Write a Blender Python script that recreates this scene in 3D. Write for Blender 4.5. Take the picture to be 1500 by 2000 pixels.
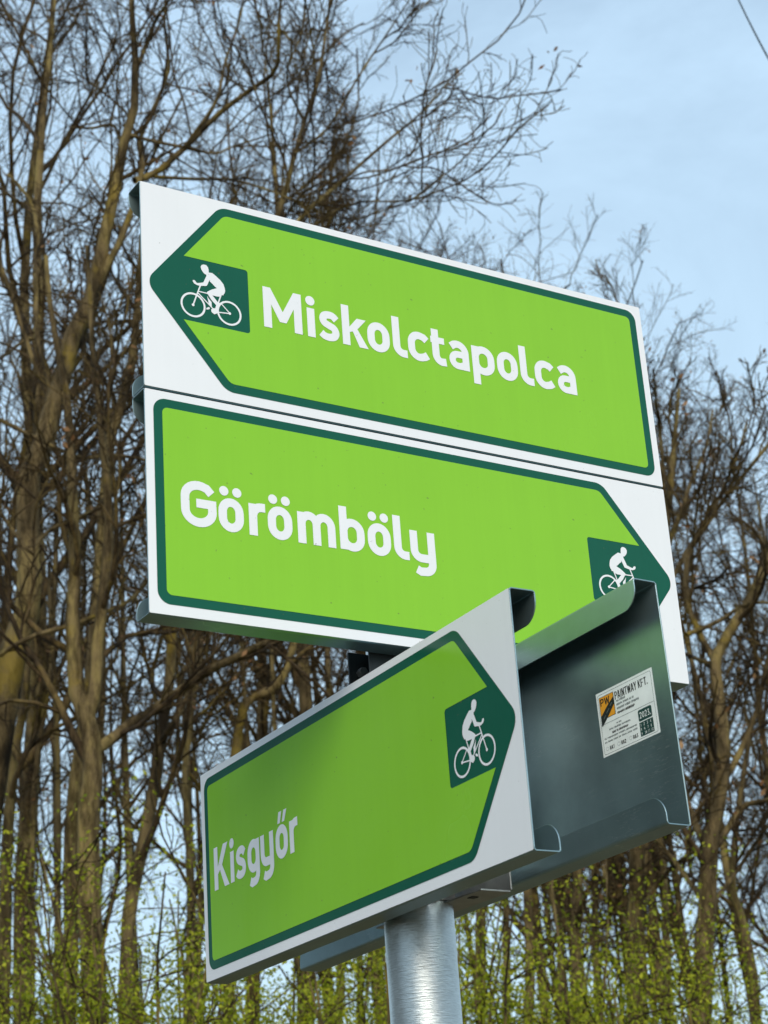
import bpy, math, random
import numpy as np
from mathutils import Vector, Matrix
from mathutils.geometry import delaunay_2d_cdt
from math import sin, cos, pi, radians, atan2, sqrt, hypot

for o in list(bpy.data.objects):
    bpy.data.objects.remove(o, do_unlink=True)
SC = bpy.context.scene
COL = SC.collection

# ------------------------------------------------------------------ camera
F_PX, PITCH, ROLL, EYE = 3789.28, 0.394982, -0.07285, 1.6
FWD = np.array([0, cos(PITCH), sin(PITCH)])
_u0 = np.array([0, -sin(PITCH), cos(PITCH)])
_r0 = np.array([1.0, 0, 0])
RGT = cos(ROLL) * _r0 + sin(ROLL) * _u0
UPV = -sin(ROLL) * _r0 + cos(ROLL) * _u0
cam_d = bpy.data.cameras.new('camera')
cam = bpy.data.objects.new('camera', cam_d)
COL.objects.link(cam)
cam.matrix_world = Matrix(((RGT[0], UPV[0], -FWD[0], 0), (RGT[1], UPV[1], -FWD[1], 0),
                           (RGT[2], UPV[2], -FWD[2], EYE), (0, 0, 0, 1)))
cam_d.sensor_fit = 'VERTICAL'
cam_d.sensor_height = 32.0
cam_d.sensor_width = 24.0
cam_d.lens = F_PX / 2000 * 32.0
cam_d.clip_start = 0.05
cam_d.clip_end = 4000
cam_d.dof.use_dof = True
cam_d.dof.focus_distance = 3.25
cam_d.dof.aperture_fstop = 10.5
SC.camera = cam

# ------------------------------------------------------------------ sky and sun
SUN_DIR = np.array([0.10, -0.99, 0.0])
SUN_DIR /= np.linalg.norm(SUN_DIR)
SUN_EL = radians(31)
sd = np.array([SUN_DIR[0] * cos(SUN_EL), SUN_DIR[1] * cos(SUN_EL), sin(SUN_EL)])
W = bpy.data.worlds.new('World')
SC.world = W
W.use_nodes = True
wn, wl = W.node_tree.nodes, W.node_tree.links
wn.clear()
sky = wn.new('ShaderNodeTexSky')
sky.sky_type = 'NISHITA'
sky.sun_disc = False
sky.sun_elevation = SUN_EL
sky.sun_rotation = atan2(SUN_DIR[0], SUN_DIR[1])
sky.altitude = 200
sky.air_density = 1.3
sky.dust_density = 2.2
sky.ozone_density = 1.3
tc = wn.new('ShaderNodeTexCoord')
mp = wn.new('ShaderNodeMapping')
mp.inputs['Scale'].default_value = (3.0, 3.0, 4.2)
mp.inputs['Rotation'].default_value = (0.35, 0.5, 0.3)
nz = wn.new('ShaderNodeTexNoise')
nz.inputs['Scale'].default_value = 1.6
nz.inputs['Detail'].default_value = 7
nz.inputs['Roughness'].default_value = 0.6
nz.inputs['Distortion'].default_value = 0.6
cr = wn.new('ShaderNodeValToRGB')
cr.color_ramp.elements[0].position = 0.36
cr.color_ramp.elements[0].color = (0.52, 0.52, 0.52, 1)
cr.color_ramp.elements[1].position = 0.72
cr.color_ramp.elements[1].color = (0.90, 0.90, 0.90, 1)
mx = wn.new('ShaderNodeMix')
mx.data_type = 'RGBA'
mx.inputs[7].default_value = (5.9, 8.1, 10.4, 1)      # thin high cloud, sunlit
bg = wn.new('ShaderNodeBackground')
bg.inputs['Strength'].default_value = 0.108
wo = wn.new('ShaderNodeOutputWorld')
wl.new(tc.outputs['Generated'], mp.inputs[0])
wl.new(mp.outputs[0], nz.inputs['Vector'])
wl.new(nz.outputs[0], cr.inputs[0])
wl.new(cr.outputs[0], mx.inputs[0])
wl.new(sky.outputs[0], mx.inputs[6])
# paler air towards the horizon, the same all round
sep = wn.new('ShaderNodeSeparateXYZ')
wl.new(tc.outputs['Generated'], sep.inputs[0])
mr = wn.new('ShaderNodeMapRange')
mr.inputs[1].default_value = 0.0; mr.inputs[2].default_value = 0.75
mr.inputs[3].default_value = 0.75; mr.inputs[4].default_value = 0.0
wl.new(sep.outputs[2], mr.inputs[0])
mx2 = wn.new('ShaderNodeMix'); mx2.data_type = 'RGBA'
mx2.inputs[7].default_value = (6.2, 8.5, 10.0, 1)
wl.new(mr.outputs[0], mx2.inputs[0]); wl.new(mx.outputs[2], mx2.inputs[6])
wl.new(mx2.outputs[2], bg.inputs[0])
wl.new(bg.outputs[0], wo.inputs[0])

sun_d = bpy.data.lights.new('sun', 'SUN')
sun_d.energy = 2.6
sun_d.angle = radians(38)
sun_d.color = (1.0, 0.93, 0.82)
sun = bpy.data.objects.new('sun', sun_d)
COL.objects.link(sun)
sun.rotation_euler = Vector(sd).to_track_quat('Z', 'Y').to_euler()
sun.location = (4, -8, 8)

SC.view_settings.view_transform = 'Standard'
SC.view_settings.look = 'None'
SC.view_settings.exposure = 0.06
SC.view_settings.gamma = 1.0
SC.view_settings.use_curve_mapping = False
SC.cycles.max_bounces = 6
SC.cycles.diffuse_bounces = 3
SC.cycles.glossy_bounces = 3

# ------------------------------------------------------------------ helpers
def tag(o, label=None, cat=None, group=None, kind=None):
    if label: o['label'] = label
    if cat: o['category'] = cat
    if group: o['group'] = group
    if kind: o['kind'] = kind
    return o

def empty(name, loc=(0, 0, 0), mat=None):
    o = bpy.data.objects.new(name, None)
    COL.objects.link(o)
    o.empty_display_size = 0.2
    if mat is not None: o.matrix_world = mat
    else: o.location = loc
    return o

def link(name, me, parent=None, mat=None):
    o = bpy.data.objects.new(name, me)
    COL.objects.link(o)
    if parent is not None: o.parent = parent
    if mat is not None and not me.materials: me.materials.append(mat)
    return o

def mesh_np(name, V, Fq, smooth=True):
    """V (n,3) float, Fq (m,k) int with k = 3 or 4"""
    me = bpy.data.meshes.new(name)
    V = np.ascontiguousarray(V, dtype=np.float32)
    Fq = np.ascontiguousarray(Fq, dtype=np.int32)
    m, k = Fq.shape
    me.vertices.add(len(V)); me.vertices.foreach_set('co', V.ravel())
    me.loops.add(m * k); me.loops.foreach_set('vertex_index', Fq.ravel())
    me.polygons.add(m)
    me.polygons.foreach_set('loop_start', np.arange(0, m * k, k, dtype=np.int32))
    me.polygons.foreach_set('use_smooth', np.full(m, smooth, dtype=bool))
    me.update(calc_edges=True)
    return me

def mesh_py(name, V, Fs, smooth=False):
    me = bpy.data.meshes.new(name)
    me.from_pydata([tuple(v) for v in V], [], Fs)
    if smooth:
        for p in me.polygons: p.use_smooth = True
    me.update()
    return me

def at(x, y, Y):
    """point of the ray through photograph pixel (x, y), at ground distance Y"""
    v = FWD * F_PX + RGT * (x - 750) + UPV * (1000 - y)
    return v * (Y / v[1]) + np.array([0, 0, EYE])

# ------------------------------------------------------------------ materials
def new_mat(name):
    m = bpy.data.materials.new(name)
    m.use_nodes = True
    nt = m.node_tree
    return m, nt.nodes, nt.links, nt.nodes['Principled BSDF']

def noise(n, l, scale, detail=4, rough=0.55, vec=None, stretch=None):
    t = n.new('ShaderNodeTexNoise')
    t.inputs['Scale'].default_value = scale
    t.inputs['Detail'].default_value = detail
    t.inputs['Roughness'].default_value = rough
    c = n.new('ShaderNodeTexCoord')
    src = c.outputs['Object']
    if stretch:
        mpn = n.new('ShaderNodeMapping')
        mpn.inputs['Scale'].default_value = stretch
        l.new(src, mpn.inputs[0]); src = mpn.outputs[0]
    l.new(src, t.inputs['Vector'])
    return t

def ramp(n, l, fac, stops):
    r = n.new('ShaderNodeValToRGB')
    els = r.color_ramp.elements
    while len(els) < len(stops): els.new(0.5)
    for e, (p, c) in zip(els, stops):
        e.position = p
        e.color = (*c, 1) if len(c) == 3 else c
    l.new(fac, r.inputs[0])
    return r

def film_mat(name, col, var=0.04, rough=0.32):
    m, n, l, b = new_mat(name)
    t = noise(n, l, 5.0, 5, 0.6)
    lo = tuple(c * (1 - var) for c in col); hi = tuple(min(1, c * (1 + var)) for c in col)
    ts = noise(n, l, 2.0, 5, 0.7, stretch=(28, 1, 0.7))
    av = n.new('ShaderNodeMath'); av.operation = 'MULTIPLY_ADD'; av.inputs[1].default_value = 0.45
    sc = n.new('ShaderNodeMath'); sc.operation = 'MULTIPLY'; sc.inputs[1].default_value = 0.55
    l.new(t.outputs[0], sc.inputs[0]); l.new(ts.outputs[0], av.inputs[0]); l.new(sc.outputs[0], av.inputs[2])
    r = ramp(n, l, av.outputs[0], [(0.36, lo), (0.62, hi)])
    # sparse specks of dirt
    t2 = noise(n, l, 140.0, 2, 0.5)
    r2 = ramp(n, l, t2.outputs[0], [(0.73, (0, 0, 0)), (0.77, (1, 1, 1))])
    t3 = noise(n, l, 5.0, 3, 0.5, stretch=(1, 1, 1))
    mlt = n.new('ShaderNodeMath'); mlt.operation = 'MULTIPLY'; mlt.inputs[1].default_value = 0.55
    l.new(r2.outputs[0], mlt.inputs[0])
    mx = n.new('ShaderNodeMix'); mx.data_type = 'RGBA'
    mx.inputs[7].default_value = (0.10, 0.09, 0.05, 1)
    l.new(mlt.outputs[0], mx.inputs[0]); l.new(r.outputs[0], mx.inputs[6])
    l.new(mx.outputs[2], b.inputs['Base Color'])
    rr = ramp(n, l, t3.outputs[0], [(0.3, (rough - .05,) * 3), (0.7, (rough + .08,) * 3)])
    l.new(rr.outputs[0], b.inputs['Roughness'])
    b.inputs['Specular IOR Level'].default_value = 0.24
    bm_ = n.new('ShaderNodeBump'); bm_.inputs['Strength'].default_value = 0.012
    bm_.inputs['Distance'].default_value = 0.01
    t4 = noise(n, l, 3.0, 2, 0.5)
    l.new(t4.outputs[0], bm_.inputs['Height']); l.new(bm_.outputs[0], b.inputs['Normal'])
    return m

M_WHITE = film_mat('white_film', (0.76, 0.77, 0.785), 0.015, 0.33)
M_GREEN = film_mat('light_green_film', (0.228, 0.52, 0.028), 0.025, 0.2)
M_DARK = film_mat('dark_green_film', (0.003, 0.088, 0.050), 0.04, 0.2)

def zinc_mat(name, base, rough, scale=26.0, metal=0.85, streak=None, bump=0.15):
    m, n, l, b = new_mat(name)
    t = noise(n, l, scale, 6, 0.62, stretch=streak)
    t0 = noise(n, l, 3.1, 4, 0.6)
    a = n.new('ShaderNodeMath'); a.operation = 'ADD'
    h_ = n.new('ShaderNodeMath'); h_.operation = 'MULTIPLY'; h_.inputs[1].default_value = 0.5
    l.new(t.outputs[0], a.inputs[0]); l.new(t0.outputs[0], a.inputs[1]); l.new(a.outputs[0], h_.inputs[0])
    r = ramp(n, l, h_.outputs[0], [(0.34, tuple(c * 0.72 for c in base)), (0.52, base),
                                   (0.68, tuple(min(1, c * 1.22) for c in base))])
    # fine scuffs and handling scratches
    ns = noise(n, l, 2.2, 3, 0.6, stretch=(5, 5, 46))
    band = ramp(n, l, ns.outputs[0], [(0.492, (0, 0, 0)), (0.5, (1, 1, 1)), (0.508, (0, 0, 0))])
    nm = noise(n, l, 6.0, 4, 0.6)
    msk = ramp(n, l, nm.outputs[0], [(0.52, (0, 0, 0)), (0.62, (.5, .5, .5))])
    ml = n.new('ShaderNodeMath'); ml.operation = 'MULTIPLY'
    l.new(band.outputs[0], ml.inputs[0]); l.new(msk.outputs[0], ml.inputs[1])
    mxs = n.new('ShaderNodeMix'); mxs.data_type = 'RGBA'
    mxs.inputs[7].default_value = (0.72, 0.76, 0.74, 1)
    l.new(ml.outputs[0], mxs.inputs[0]); l.new(r.outputs[0], mxs.inputs[6])
    l.new(mxs.outputs[2], b.inputs['Base Color'])
    rr = ramp(n, l, t.outputs[0], [(0.35, (rough - .04,) * 3), (0.65, (rough + .05,) * 3)])
    l.new(rr.outputs[0], b.inputs['Roughness'])
    b.inputs['Metallic'].default_value = metal
    bp = n.new('ShaderNodeBump'); bp.inputs['Strength'].default_value = bump
    bp.inputs['Distance'].default_value = 0.002
    l.new(t.outputs[0], bp.inputs['Height']); l.new(bp.outputs[0], b.inputs['Normal'])
    return m

M_ZINC = zinc_mat('galvanised_sheet', (0.30, 0.405, 0.42), 0.34, 7, bump=0.05)
M_POST = zinc_mat('galvanised_post', (0.54, 0.57, 0.565), 0.32, 22, 0.95, (3.0, 3.0, 22.0), 0.38)
M_STEEL = zinc_mat('dull_steel', (0.42, 0.41, 0.39), 0.42, 40)
M_CLAMP = zinc_mat('dark_clamp', (0.045, 0.05, 0.05), 0.5, 40, 0.6)

def bark_mat(name, dark, mid, olive, lichen=0.10):
    m, n, l, b = new_mat(name)
    t = noise(n, l, 2.2, 8, 0.68, stretch=(1, 1, 0.35))
    r = ramp(n, l, t.outputs[0], [(0.38, dark), (0.5, mid), (0.62, olive)])
    t2 = noise(n, l, 1.3, 5, 0.7)
    r2 = ramp(n, l, t2.outputs[0], [(0.565, (0, 0, 0)), (0.66, (lichen * 6,) * 3)])
    mx = n.new('ShaderNodeMix'); mx.data_type = 'RGBA'
    mx.inputs[7].default_value = (0.24, 0.17, 0.025, 1)
    # dark furrows in the bark
    tf = noise(n, l, 9.0, 6, 0.75, stretch=(1, 1, 0.22))
    rf = ramp(n, l, tf.outputs[0], [(0.42, (0.35, 0.33, 0.30)), (0.56, (1.12, 1.10, 1.05))])
    mf = n.new('ShaderNodeMix'); mf.data_type = 'RGBA'; mf.blend_type = 'MULTIPLY'
    mf.inputs[0].default_value = 1.0
    l.new(r.outputs[0], mf.inputs[6]); l.new(rf.outputs[0], mf.inputs[7])
    l.new(r2.outputs[0], mx.inputs[0]); l.new(mf.outputs[2], mx.inputs[6])
    l.new(mx.outputs[2], b.inputs['Base Color'])
    b.inputs['Roughness'].default_value = 0.9
    b.inputs['Specular IOR Level'].default_value = 0.15
    bp = n.new('ShaderNodeBump'); bp.inputs['Strength'].default_value = 0.8
    bp.inputs['Distance'].default_value = 0.04
    t3 = noise(n, l, 14, 6, 0.7, stretch=(1, 1, 0.25))
    l.new(t3.outputs[0], bp.inputs['Height']); l.new(bp.outputs[0], b.inputs['Normal'])
    return m

M_BARK = bark_mat('bark', (0.034, 0.025, 0.012), (0.142, 0.104, 0.050), (0.23, 0.178, 0.065))
M_TWIG = bark_mat('twig_bark', (0.032, 0.024, 0.015), (0.075, 0.050, 0.024), (0.14, 0.10, 0.036), 0.06)

def leaf_mat(name, c0, c1, c2, trans=0.4):
    m, n, l, b = new_mat(name)
    g = n.new('ShaderNodeNewGeometry')
    r = ramp(n, l, g.outputs['Random Per Island'], [(0.0, c0), (0.5, c1), (1.0, c2)])
    l.new(r.outputs[0], b.inputs['Base Color'])
    b.inputs['Roughness'].default_value = 0.6
    b.inputs['Specular IOR Level'].default_value = 0.25
    tr = n.new('ShaderNodeBsdfTranslucent')
    l.new(r.outputs[0], tr.inputs[0])
    ms = n.new('ShaderNodeMixShader'); ms.inputs[0].default_value = trans
    out = n['Material Output']
    l.new(b.outputs[0], ms.inputs[1]); l.new(tr.outputs[0], ms.inputs[2]); l.new(ms.outputs[0], out.inputs[0])
    return m
M_LEAF = leaf_mat('spring_leaf', (0.13, 0.17, 0.008), (0.27, 0.31, 0.012), (0.44, 0.44, 0.025))
M_DRY = leaf_mat('dry_leaf', (0.14, 0.06, 0.02), (0.22, 0.11, 0.04), (0.35, 0.2, 0.09), 0.2)

# ------------------------------------------------------------------ ground
m, n, l, b = new_mat('meadow_ground')
t = noise(n, l, 0.35, 8, 0.65)
r = ramp(n, l, t.outputs[0], [(0.35, (0.06, 0.055, 0.025)), (0.55, (0.12, 0.095, 0.05)), (0.7, (0.17, 0.13, 0.08))])
l.new(r.outputs[0], b.inputs['Base Color']); b.inputs['Roughness'].default_value = 0.95
N = 40
gx = np.concatenate([-np.geomspace(1500, 2, N), np.geomspace(2, 1500, N)])
GX, GY = np.meshgrid(gx, gx, indexing='ij')
rng0 = np.random.default_rng(3)
GZ = 0.03 * np.sin(GX * 0.7) * np.cos(GY * 0.9) * (np.hypot(GX, GY) < 60)
V = np.stack([GX.ravel(), GY.ravel(), GZ.ravel()], 1)
k = len(gx); ii, jj = np.meshgrid(np.arange(k - 1), np.arange(k - 1), indexing='ij')
a_ = (ii * k + jj).ravel()
g_ = link('ground', mesh_np('ground', V, np.stack([a_, a_ + k, a_ + k + 1, a_ + 1], 1)), None, m)
tag(g_, 'grassy brown and green ground under the wood', kind='structure')

# ------------------------------------------------------------------ flat shapes in panel millimetres (u right, v down)
def inside(poly, P):
    x, y = P[:, 0], P[:, 1]
    c = np.zeros(len(P), bool)
    n_ = len(poly)
    for i in range(n_):
        x0, y0 = poly[i]; x1, y1 = poly[(i + 1) % n_]
        if y0 == y1: continue
        hit = ((y0 > y) != (y1 > y)) & (x < (x1 - x0) * (y - y0) / (y1 - y0) + x0)
        c ^= hit
    return c

def fill(shapes):
    """shapes: list of (outer, [holes]); returns verts2d, tris of their union"""
    vs, es = [], []
    for outer, holes in shapes:
        for loop in [outer] + holes:
            s = len(vs)
            vs += [Vector((float(p[0]), float(p[1]))) for p in loop]
            es += [(s + i, s + (i + 1) % len(loop)) for i in range(len(loop))]
    v2, e2, f2, _, _, _ = delaunay_2d_cdt(vs, es, [], 0, 1e-4)
    A = np.array([(v.x, v.y) for v in v2])
    T = np.array([f for f in f2 if len(f) == 3])
    cen = A[T].mean(1)
    keep = np.zeros(len(T), bool)
    for outer, holes in shapes:
        k_ = inside(outer, cen)
        for h_ in holes: k_ &= ~inside(h_, cen)
        keep |= k_
    return A, T[keep]

def arc(cx, cy, rx, ry, a0, a1, n_=10):
    return [(cx + rx * cos(radians(a0 + (a1 - a0) * i / n_)), cy + ry * sin(radians(a0 + (a1 - a0) * i / n_))) for i in range(n_ + 1)]

def ribbon(path, w):
    P = np.array(path, float)
    keep = [0] + [i for i in range(1, len(P)) if np.hypot(*(P[i] - P[i - 1])) > 1e-3]
    P = P[keep]
    D = P[1:] - P[:-1]; D /= np.hypot(D[:, 0], D[:, 1])[:, None]
    Nn = np.stack([-D[:, 1], D[:, 0]], 1)
    L, Rr = [], []
    for i in range(len(P)):
        if i == 0: q = Nn[0]
        elif i == len(P) - 1: q = Nn[-1]
        else:
            q = Nn[i - 1] + Nn[i]; q = q / np.hypot(*q)
            q = q / max(0.5, q @ Nn[i])
        L.append(P[i] + q * w / 2); Rr.append(P[i] - q * w / 2)
    return ([tuple(p) for p in L + Rr[::-1]], [])

def circle(cx, cy, r_, n_=24, ry=None):
    return ([(cx + r_ * cos(2 * pi * i / n_), cy + (ry or r_) * sin(2 * pi * i / n_)) for i in range(n_)], [])

def ring(cx, cy, ro, ri, n_=56):
    return (circle(cx, cy, ro, n_)[0], [circle(cx, cy, ri, n_)[0]])

def roundpoly(pts, rad, n_=7):
    out = []
    k_ = len(pts)
    for i in range(k_):
        p = np.array(pts[i], float); a = np.array(pts[i - 1], float) - p; b_ = np.array(pts[(i + 1) % k_], float) - p
        r_ = rad[i] if isinstance(rad, (list, tuple)) else rad
        if r_ <= 0: out.append(tuple(p)); continue
        a /= np.hypot(*a); b_ /= np.hypot(*b_)
        half = math.acos(max(-1, min(1, a @ b_))) / 2
        d = r_ / math.tan(half)
        c = p + (a + b_) / np.hypot(*(a + b_)) * (r_ / sin(half))
        s = p + a * d; e = p + b_ * d
        a0 = atan2(*(s - c)[::-1]); a1 = atan2(*(e - c)[::-1])
        da = (a1 - a0 + pi) % (2 * pi) - pi
        for j in range(n_ + 1):
            t_ = a0 + da * j / n_
            out.append((c[0] + r_ * cos(t_), c[1] + r_ * sin(t_)))
    return out

def inset(pts, d):
    """inset of a clockwise-on-screen convex polygon"""
    k_ = len(pts); out = []
    P = [np.array(p, float) for p in pts]
    cen = sum(P) / k_
    for i in range(k_):
        lines = []
        for a, b_ in ((P[i - 1], P[i]), (P[i], P[(i + 1) % k_])):
            t_ = (b_ - a) / np.hypot(*(b_ - a)); nn = np.array([-t_[1], t_[0]])
            if nn @ (cen - a) < 0: nn = -nn
            lines.append((a + nn * d, t_))
        (p, t_), (q, s) = lines
        Mx = np.array([[t_[0], -s[0]], [t_[1], -s[1]]])
        k2 = np.linalg.solve(Mx, q - p)
        out.append(tuple(p + t_ * k2[0]))
    return out

# ---- lettering, built up from pen strokes; x right, y up from the baseline, millimetres
SW = 14.2
def o_ring(w, x0=0.0):
    a = (w - SW) / 2; cx = x0 + w / 2
    out = []
    for rr, k_ in ((SW / 2, 1), (-SW / 2, 0)):
        rx = a + rr; ry = 15.5 + rr * 0.98
        top, bot = 47.3, 6.2
        cyt, cyb = top - 15.5, bot + 15.5
        lo = arc(cx, cyt, rx, ry, 0, 180, 14) + arc(cx, cyb, rx, ry, 180, 360, 14)
        out.append(lo)
    return (out[0], [out[1]])

def smooth(pts, n_=5):
    P = [np.array(p, float) for p in pts]
    P = [2 * P[0] - P[1]] + P + [2 * P[-1] - P[-2]]
    out = []
    for i in range(1, len(P) - 2):
        for j in range(n_):
            t_ = j / n_
            out.append(tuple(0.5 * ((2 * P[i]) + (-P[i - 1] + P[i + 1]) * t_ + (2 * P[i - 1] - 5 * P[i] + 4 * P[i + 1] - P[i + 2]) * t_ ** 2 + (-P[i - 1] + 3 * P[i] - 3 * P[i + 1] + P[i + 2]) * t_ ** 3)))
    out.append(tuple(P[-2]))
    return out

def rect(x0, y0, x1, y1): return ([(x0, y0), (x1, y0), (x1, y1), (x0, y1)], [])
def G_M(w=70): return [([(0, 0), (0, 73), (14, 73), (35, 33), (56, 73), (w, 73), (w, 0), (w - 14.5, 0), (w - 14.5, 43), (41, 14), (29, 14), (14.5, 43), (14.5, 0)], [])]
def G_i(): return [rect(1.3, 0, 15.5, 52.5), circle(8.3, 66, 8.6)]
def G_s(): return [ribbon(smooth([(32.5, 40.5), (26, 46.2), (18, 47.3), (10.2, 44.6), (7.4, 37.8), (10.5, 31.6), (18.5, 27.8), (27, 24), (30.4, 16.3), (27, 9), (18.5, 6.2), (9.5, 7.4), (3.0, 12.0)]), SW - 0.8)]
def G_k(): return [rect(0, 0, SW, 73.5), ([(13, 24), (13, 33), (29, 52.5), (46.5, 52.5), (27, 30)], []), ([(17, 34), (27.5, 35.5), (48.5, 0), (31.5, 0)], [])]
def G_l(): return [ribbon([(7.1, 73.5), (7.1, 20)] + arc(20.5, 20, 13.4, 13.4, 180, 270)[1:] + [(27.5, 6.6)], SW)]
def G_c(): return [ribbon([(37.6, 40.3)] + [(32, 45.2)] + arc(22, 31.8, 14.9, 15.5, 75, 180, 8) + arc(22, 21.7, 14.9, 15.5, 180, 285, 8) + [(32, 8.6), (38.2, 12.6)], SW - .4)]
def G_t(): return [ribbon([(9.8, 67), (9.8, 20)] + arc(21.5, 19.5, 11.7, 13, 180, 270)[1:] + [(29.5, 7.2)], SW), rect(0.5, 40.5, 28, 52.5)]
def G_a(): return [ribbon([(5.5, 41.5), (12, 46)] + arc(19, 32.5, 15, 15, 105, 0, 9) + [(34, 0)], SW - .6),
                   ribbon([(34, 28.2), (19, 28.2)] + arc(18, 17.2, 11, 11, 90, 270, 10) + [(24, 6.2), (34, 11)], SW - 1.6)]
def G_p(): return [o_ring(46), rect(0, -20, SW, 52.5)]
def G_b(): return [o_ring(45), rect(0, 1, SW, 73.5)]
def G_o(w=43): return [o_ring(w)]
def G_oe(w=42.5): return [o_ring(w), circle(w / 2 - 11, 65, 7.8), circle(w / 2 + 11, 65, 7.8)]
def G_odd(w=43): return [o_ring(w), ([(9, 57.5), (18, 57.5), (25, 76), (14, 76)], []), ([(24.5, 57.5), (33.5, 57.5), (43, 76), (32, 76)], [])]
def G_G(): return [ribbon([(51.5, 55), (44, 63)] + arc(30, 47, 22.4, 19.4, 60, 180, 9) + arc(30, 26, 22.4, 19.6, 180, 360, 16) + [(52, 37.6), (26, 37.6)], SW)] + [rect(45, 30, 59.2, 44.5)]
def G_r(): return [rect(0, 0, SW, 52), ribbon([(7.1, 20), (7.1, 32)] + arc(21.5, 32, 14.4, 15.2, 180, 90, 8)[1:] + [(28.5, 47.2)], SW)]
def G_m(): return [rect(0, 0, SW, 52), ribbon([(7.1, 24), (7.1, 33)] + arc(20.3, 33, 13.2, 14.4, 180, 0, 12)[1:] + [(33.5, 0)], SW - .4), ribbon([(33.5, 24), (33.5, 33)] + arc(46.7, 33, 13.2, 14.4, 180, 0, 12)[1:] + [(59.9, 0)], SW - .4)]
def G_y(): return [ribbon([(7.1, 52.5), (7.1, 20)] + arc(20.5, 20, 13.4, 13.4, 180, 270)[1:] + [(40, 6.6)], SW), ribbon([(39.8, 52.5), (39.8, -2)] + arc(26, -2, 13.8, 13.8, 0, -90)[1:] + [(17, -16.6), (10, -13)], SW)]
def G_g(): return [o_ring(44), ribbon([(36.9, 52.5), (36.9, -2)] + arc(23.5, -2, 13.4, 13.8, 0, -90)[1:] + [(15, -16.6), (8, -13)], SW)]
def G_K(): return [rect(0, 0, 14.8, 73), ([(14, 25), (14, 37), (37, 73), (55, 73), (30, 36)], []), ([(20, 37), (30, 41), (58, 0), (40, 0)], [])]
BASE_V = 214.0

# ---- cyclist pictogram (traced outline, arrow pointing left), panel millimetres
BODY = [(107.3, 126.4), (111.8, 126.7), (114.8, 130.1), (115.6, 135.0), (115.8, 139.1), (122.0, 138.5), (128.1, 142.5), (136.0, 148.4), (141.1, 154.6), (143.1, 161.5), (143.6, 165.9), (142.3, 170.4), (140.9, 172.1), (140.2, 174.6), (135.9, 174.4), (133.5, 178.4), (128.6, 179.1), (120.1, 179.0), (117.0, 179.6), (110.8, 178.3), (111.4, 175.0), (115.5, 171.7), (121.0, 168.1), (129.1, 164.1), (125.6, 162.0), (121.3, 158.0), (117.0, 154.9), (117.5, 151.5), (115.2, 155.3), (111.8, 163.5), (110.4, 164.5), (106.0, 165.3), (99.7, 166.8), (94.4, 166.7), (89.2, 164.8), (87.1, 161.6), (87.2, 159.3), (89.8, 158.7), (92.0, 160.5), (93.2, 162.4), (95.4, 162.8), (100.8, 161.1), (105.7, 159.2), (108.1, 153.3), (111.0, 147.1), (111.6, 144.2), (108.1, 143.3), (104.6, 139.5), (102.5, 135.9), (101.8, 131.9), (103.7, 128.2)]
CALF = [(111.6, 177.3), (120.1, 178.4), (130.0, 189.3), (126.6, 195.1), (118.5, 187.4)]
FAR = [(111.1, 181.9), (114.1, 186.6), (118.8, 191.5), (118.9, 201.0), (113.7, 195.8), (113.0, 190.5)]
FOOT = [(130.0, 188.4), (134.8, 190.9), (131.0, 195.9), (129.2, 208.6), (122.9, 212.3), (118.1, 209.3), (117.4, 204.9), (122.4, 201.1), (124.6, 201.5), (126.6, 195.1)]
FARFOOT = [(109.0, 204.2), (113.5, 201.3), (115.7, 202.6), (114.3, 205.2), (109.4, 206.8)]
PICTO = [(BODY, []), (CALF, []), (FAR, []), (FOOT, []), (FARFOOT, []),
         ribbon([(100.2, 165.8), (95.8, 177.3), (86.6, 203.0)], 2.2), circle(86.3, 203.6, 2.4, 12),
         ribbon([(96.2, 177.2), (111.7, 177.4)], 1.9), ribbon([(95.4, 180.2), (118.9, 201.0), (123.1, 206.3)], 1.9),
         ribbon([(136.3, 173.8), (131.3, 188.1), (129.6, 197.6), (124.1, 205.3)], 2.1), ribbon([(134.3, 188.9), (150.0, 204.1)], 1.8),
         ribbon([(124.1, 206.3), (130.2, 206.8), (150.2, 204.8)], 1.9), circle(150.2, 204.6, 2.4, 12),
         ring(86.3, 203.6, 21.6, 18.3), ring(149.3, 204.4, 21.6, 18.3)]

# ------------------------------------------------------------------ sign boards
LIP, RET, TH = 0.0420, 0.0420, 0.0020

def frame(TL, az, tilt):
    e = np.array([cos(az) * cos(tilt), sin(az) * cos(tilt), sin(tilt)])
    n_ = np.array([-sin(az), cos(az), 0.0])               # away from the camera
    d = np.cross(n_, e)
    if d[2] > 0: d = -d                                    # down along the board
    return e, n_, d

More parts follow.
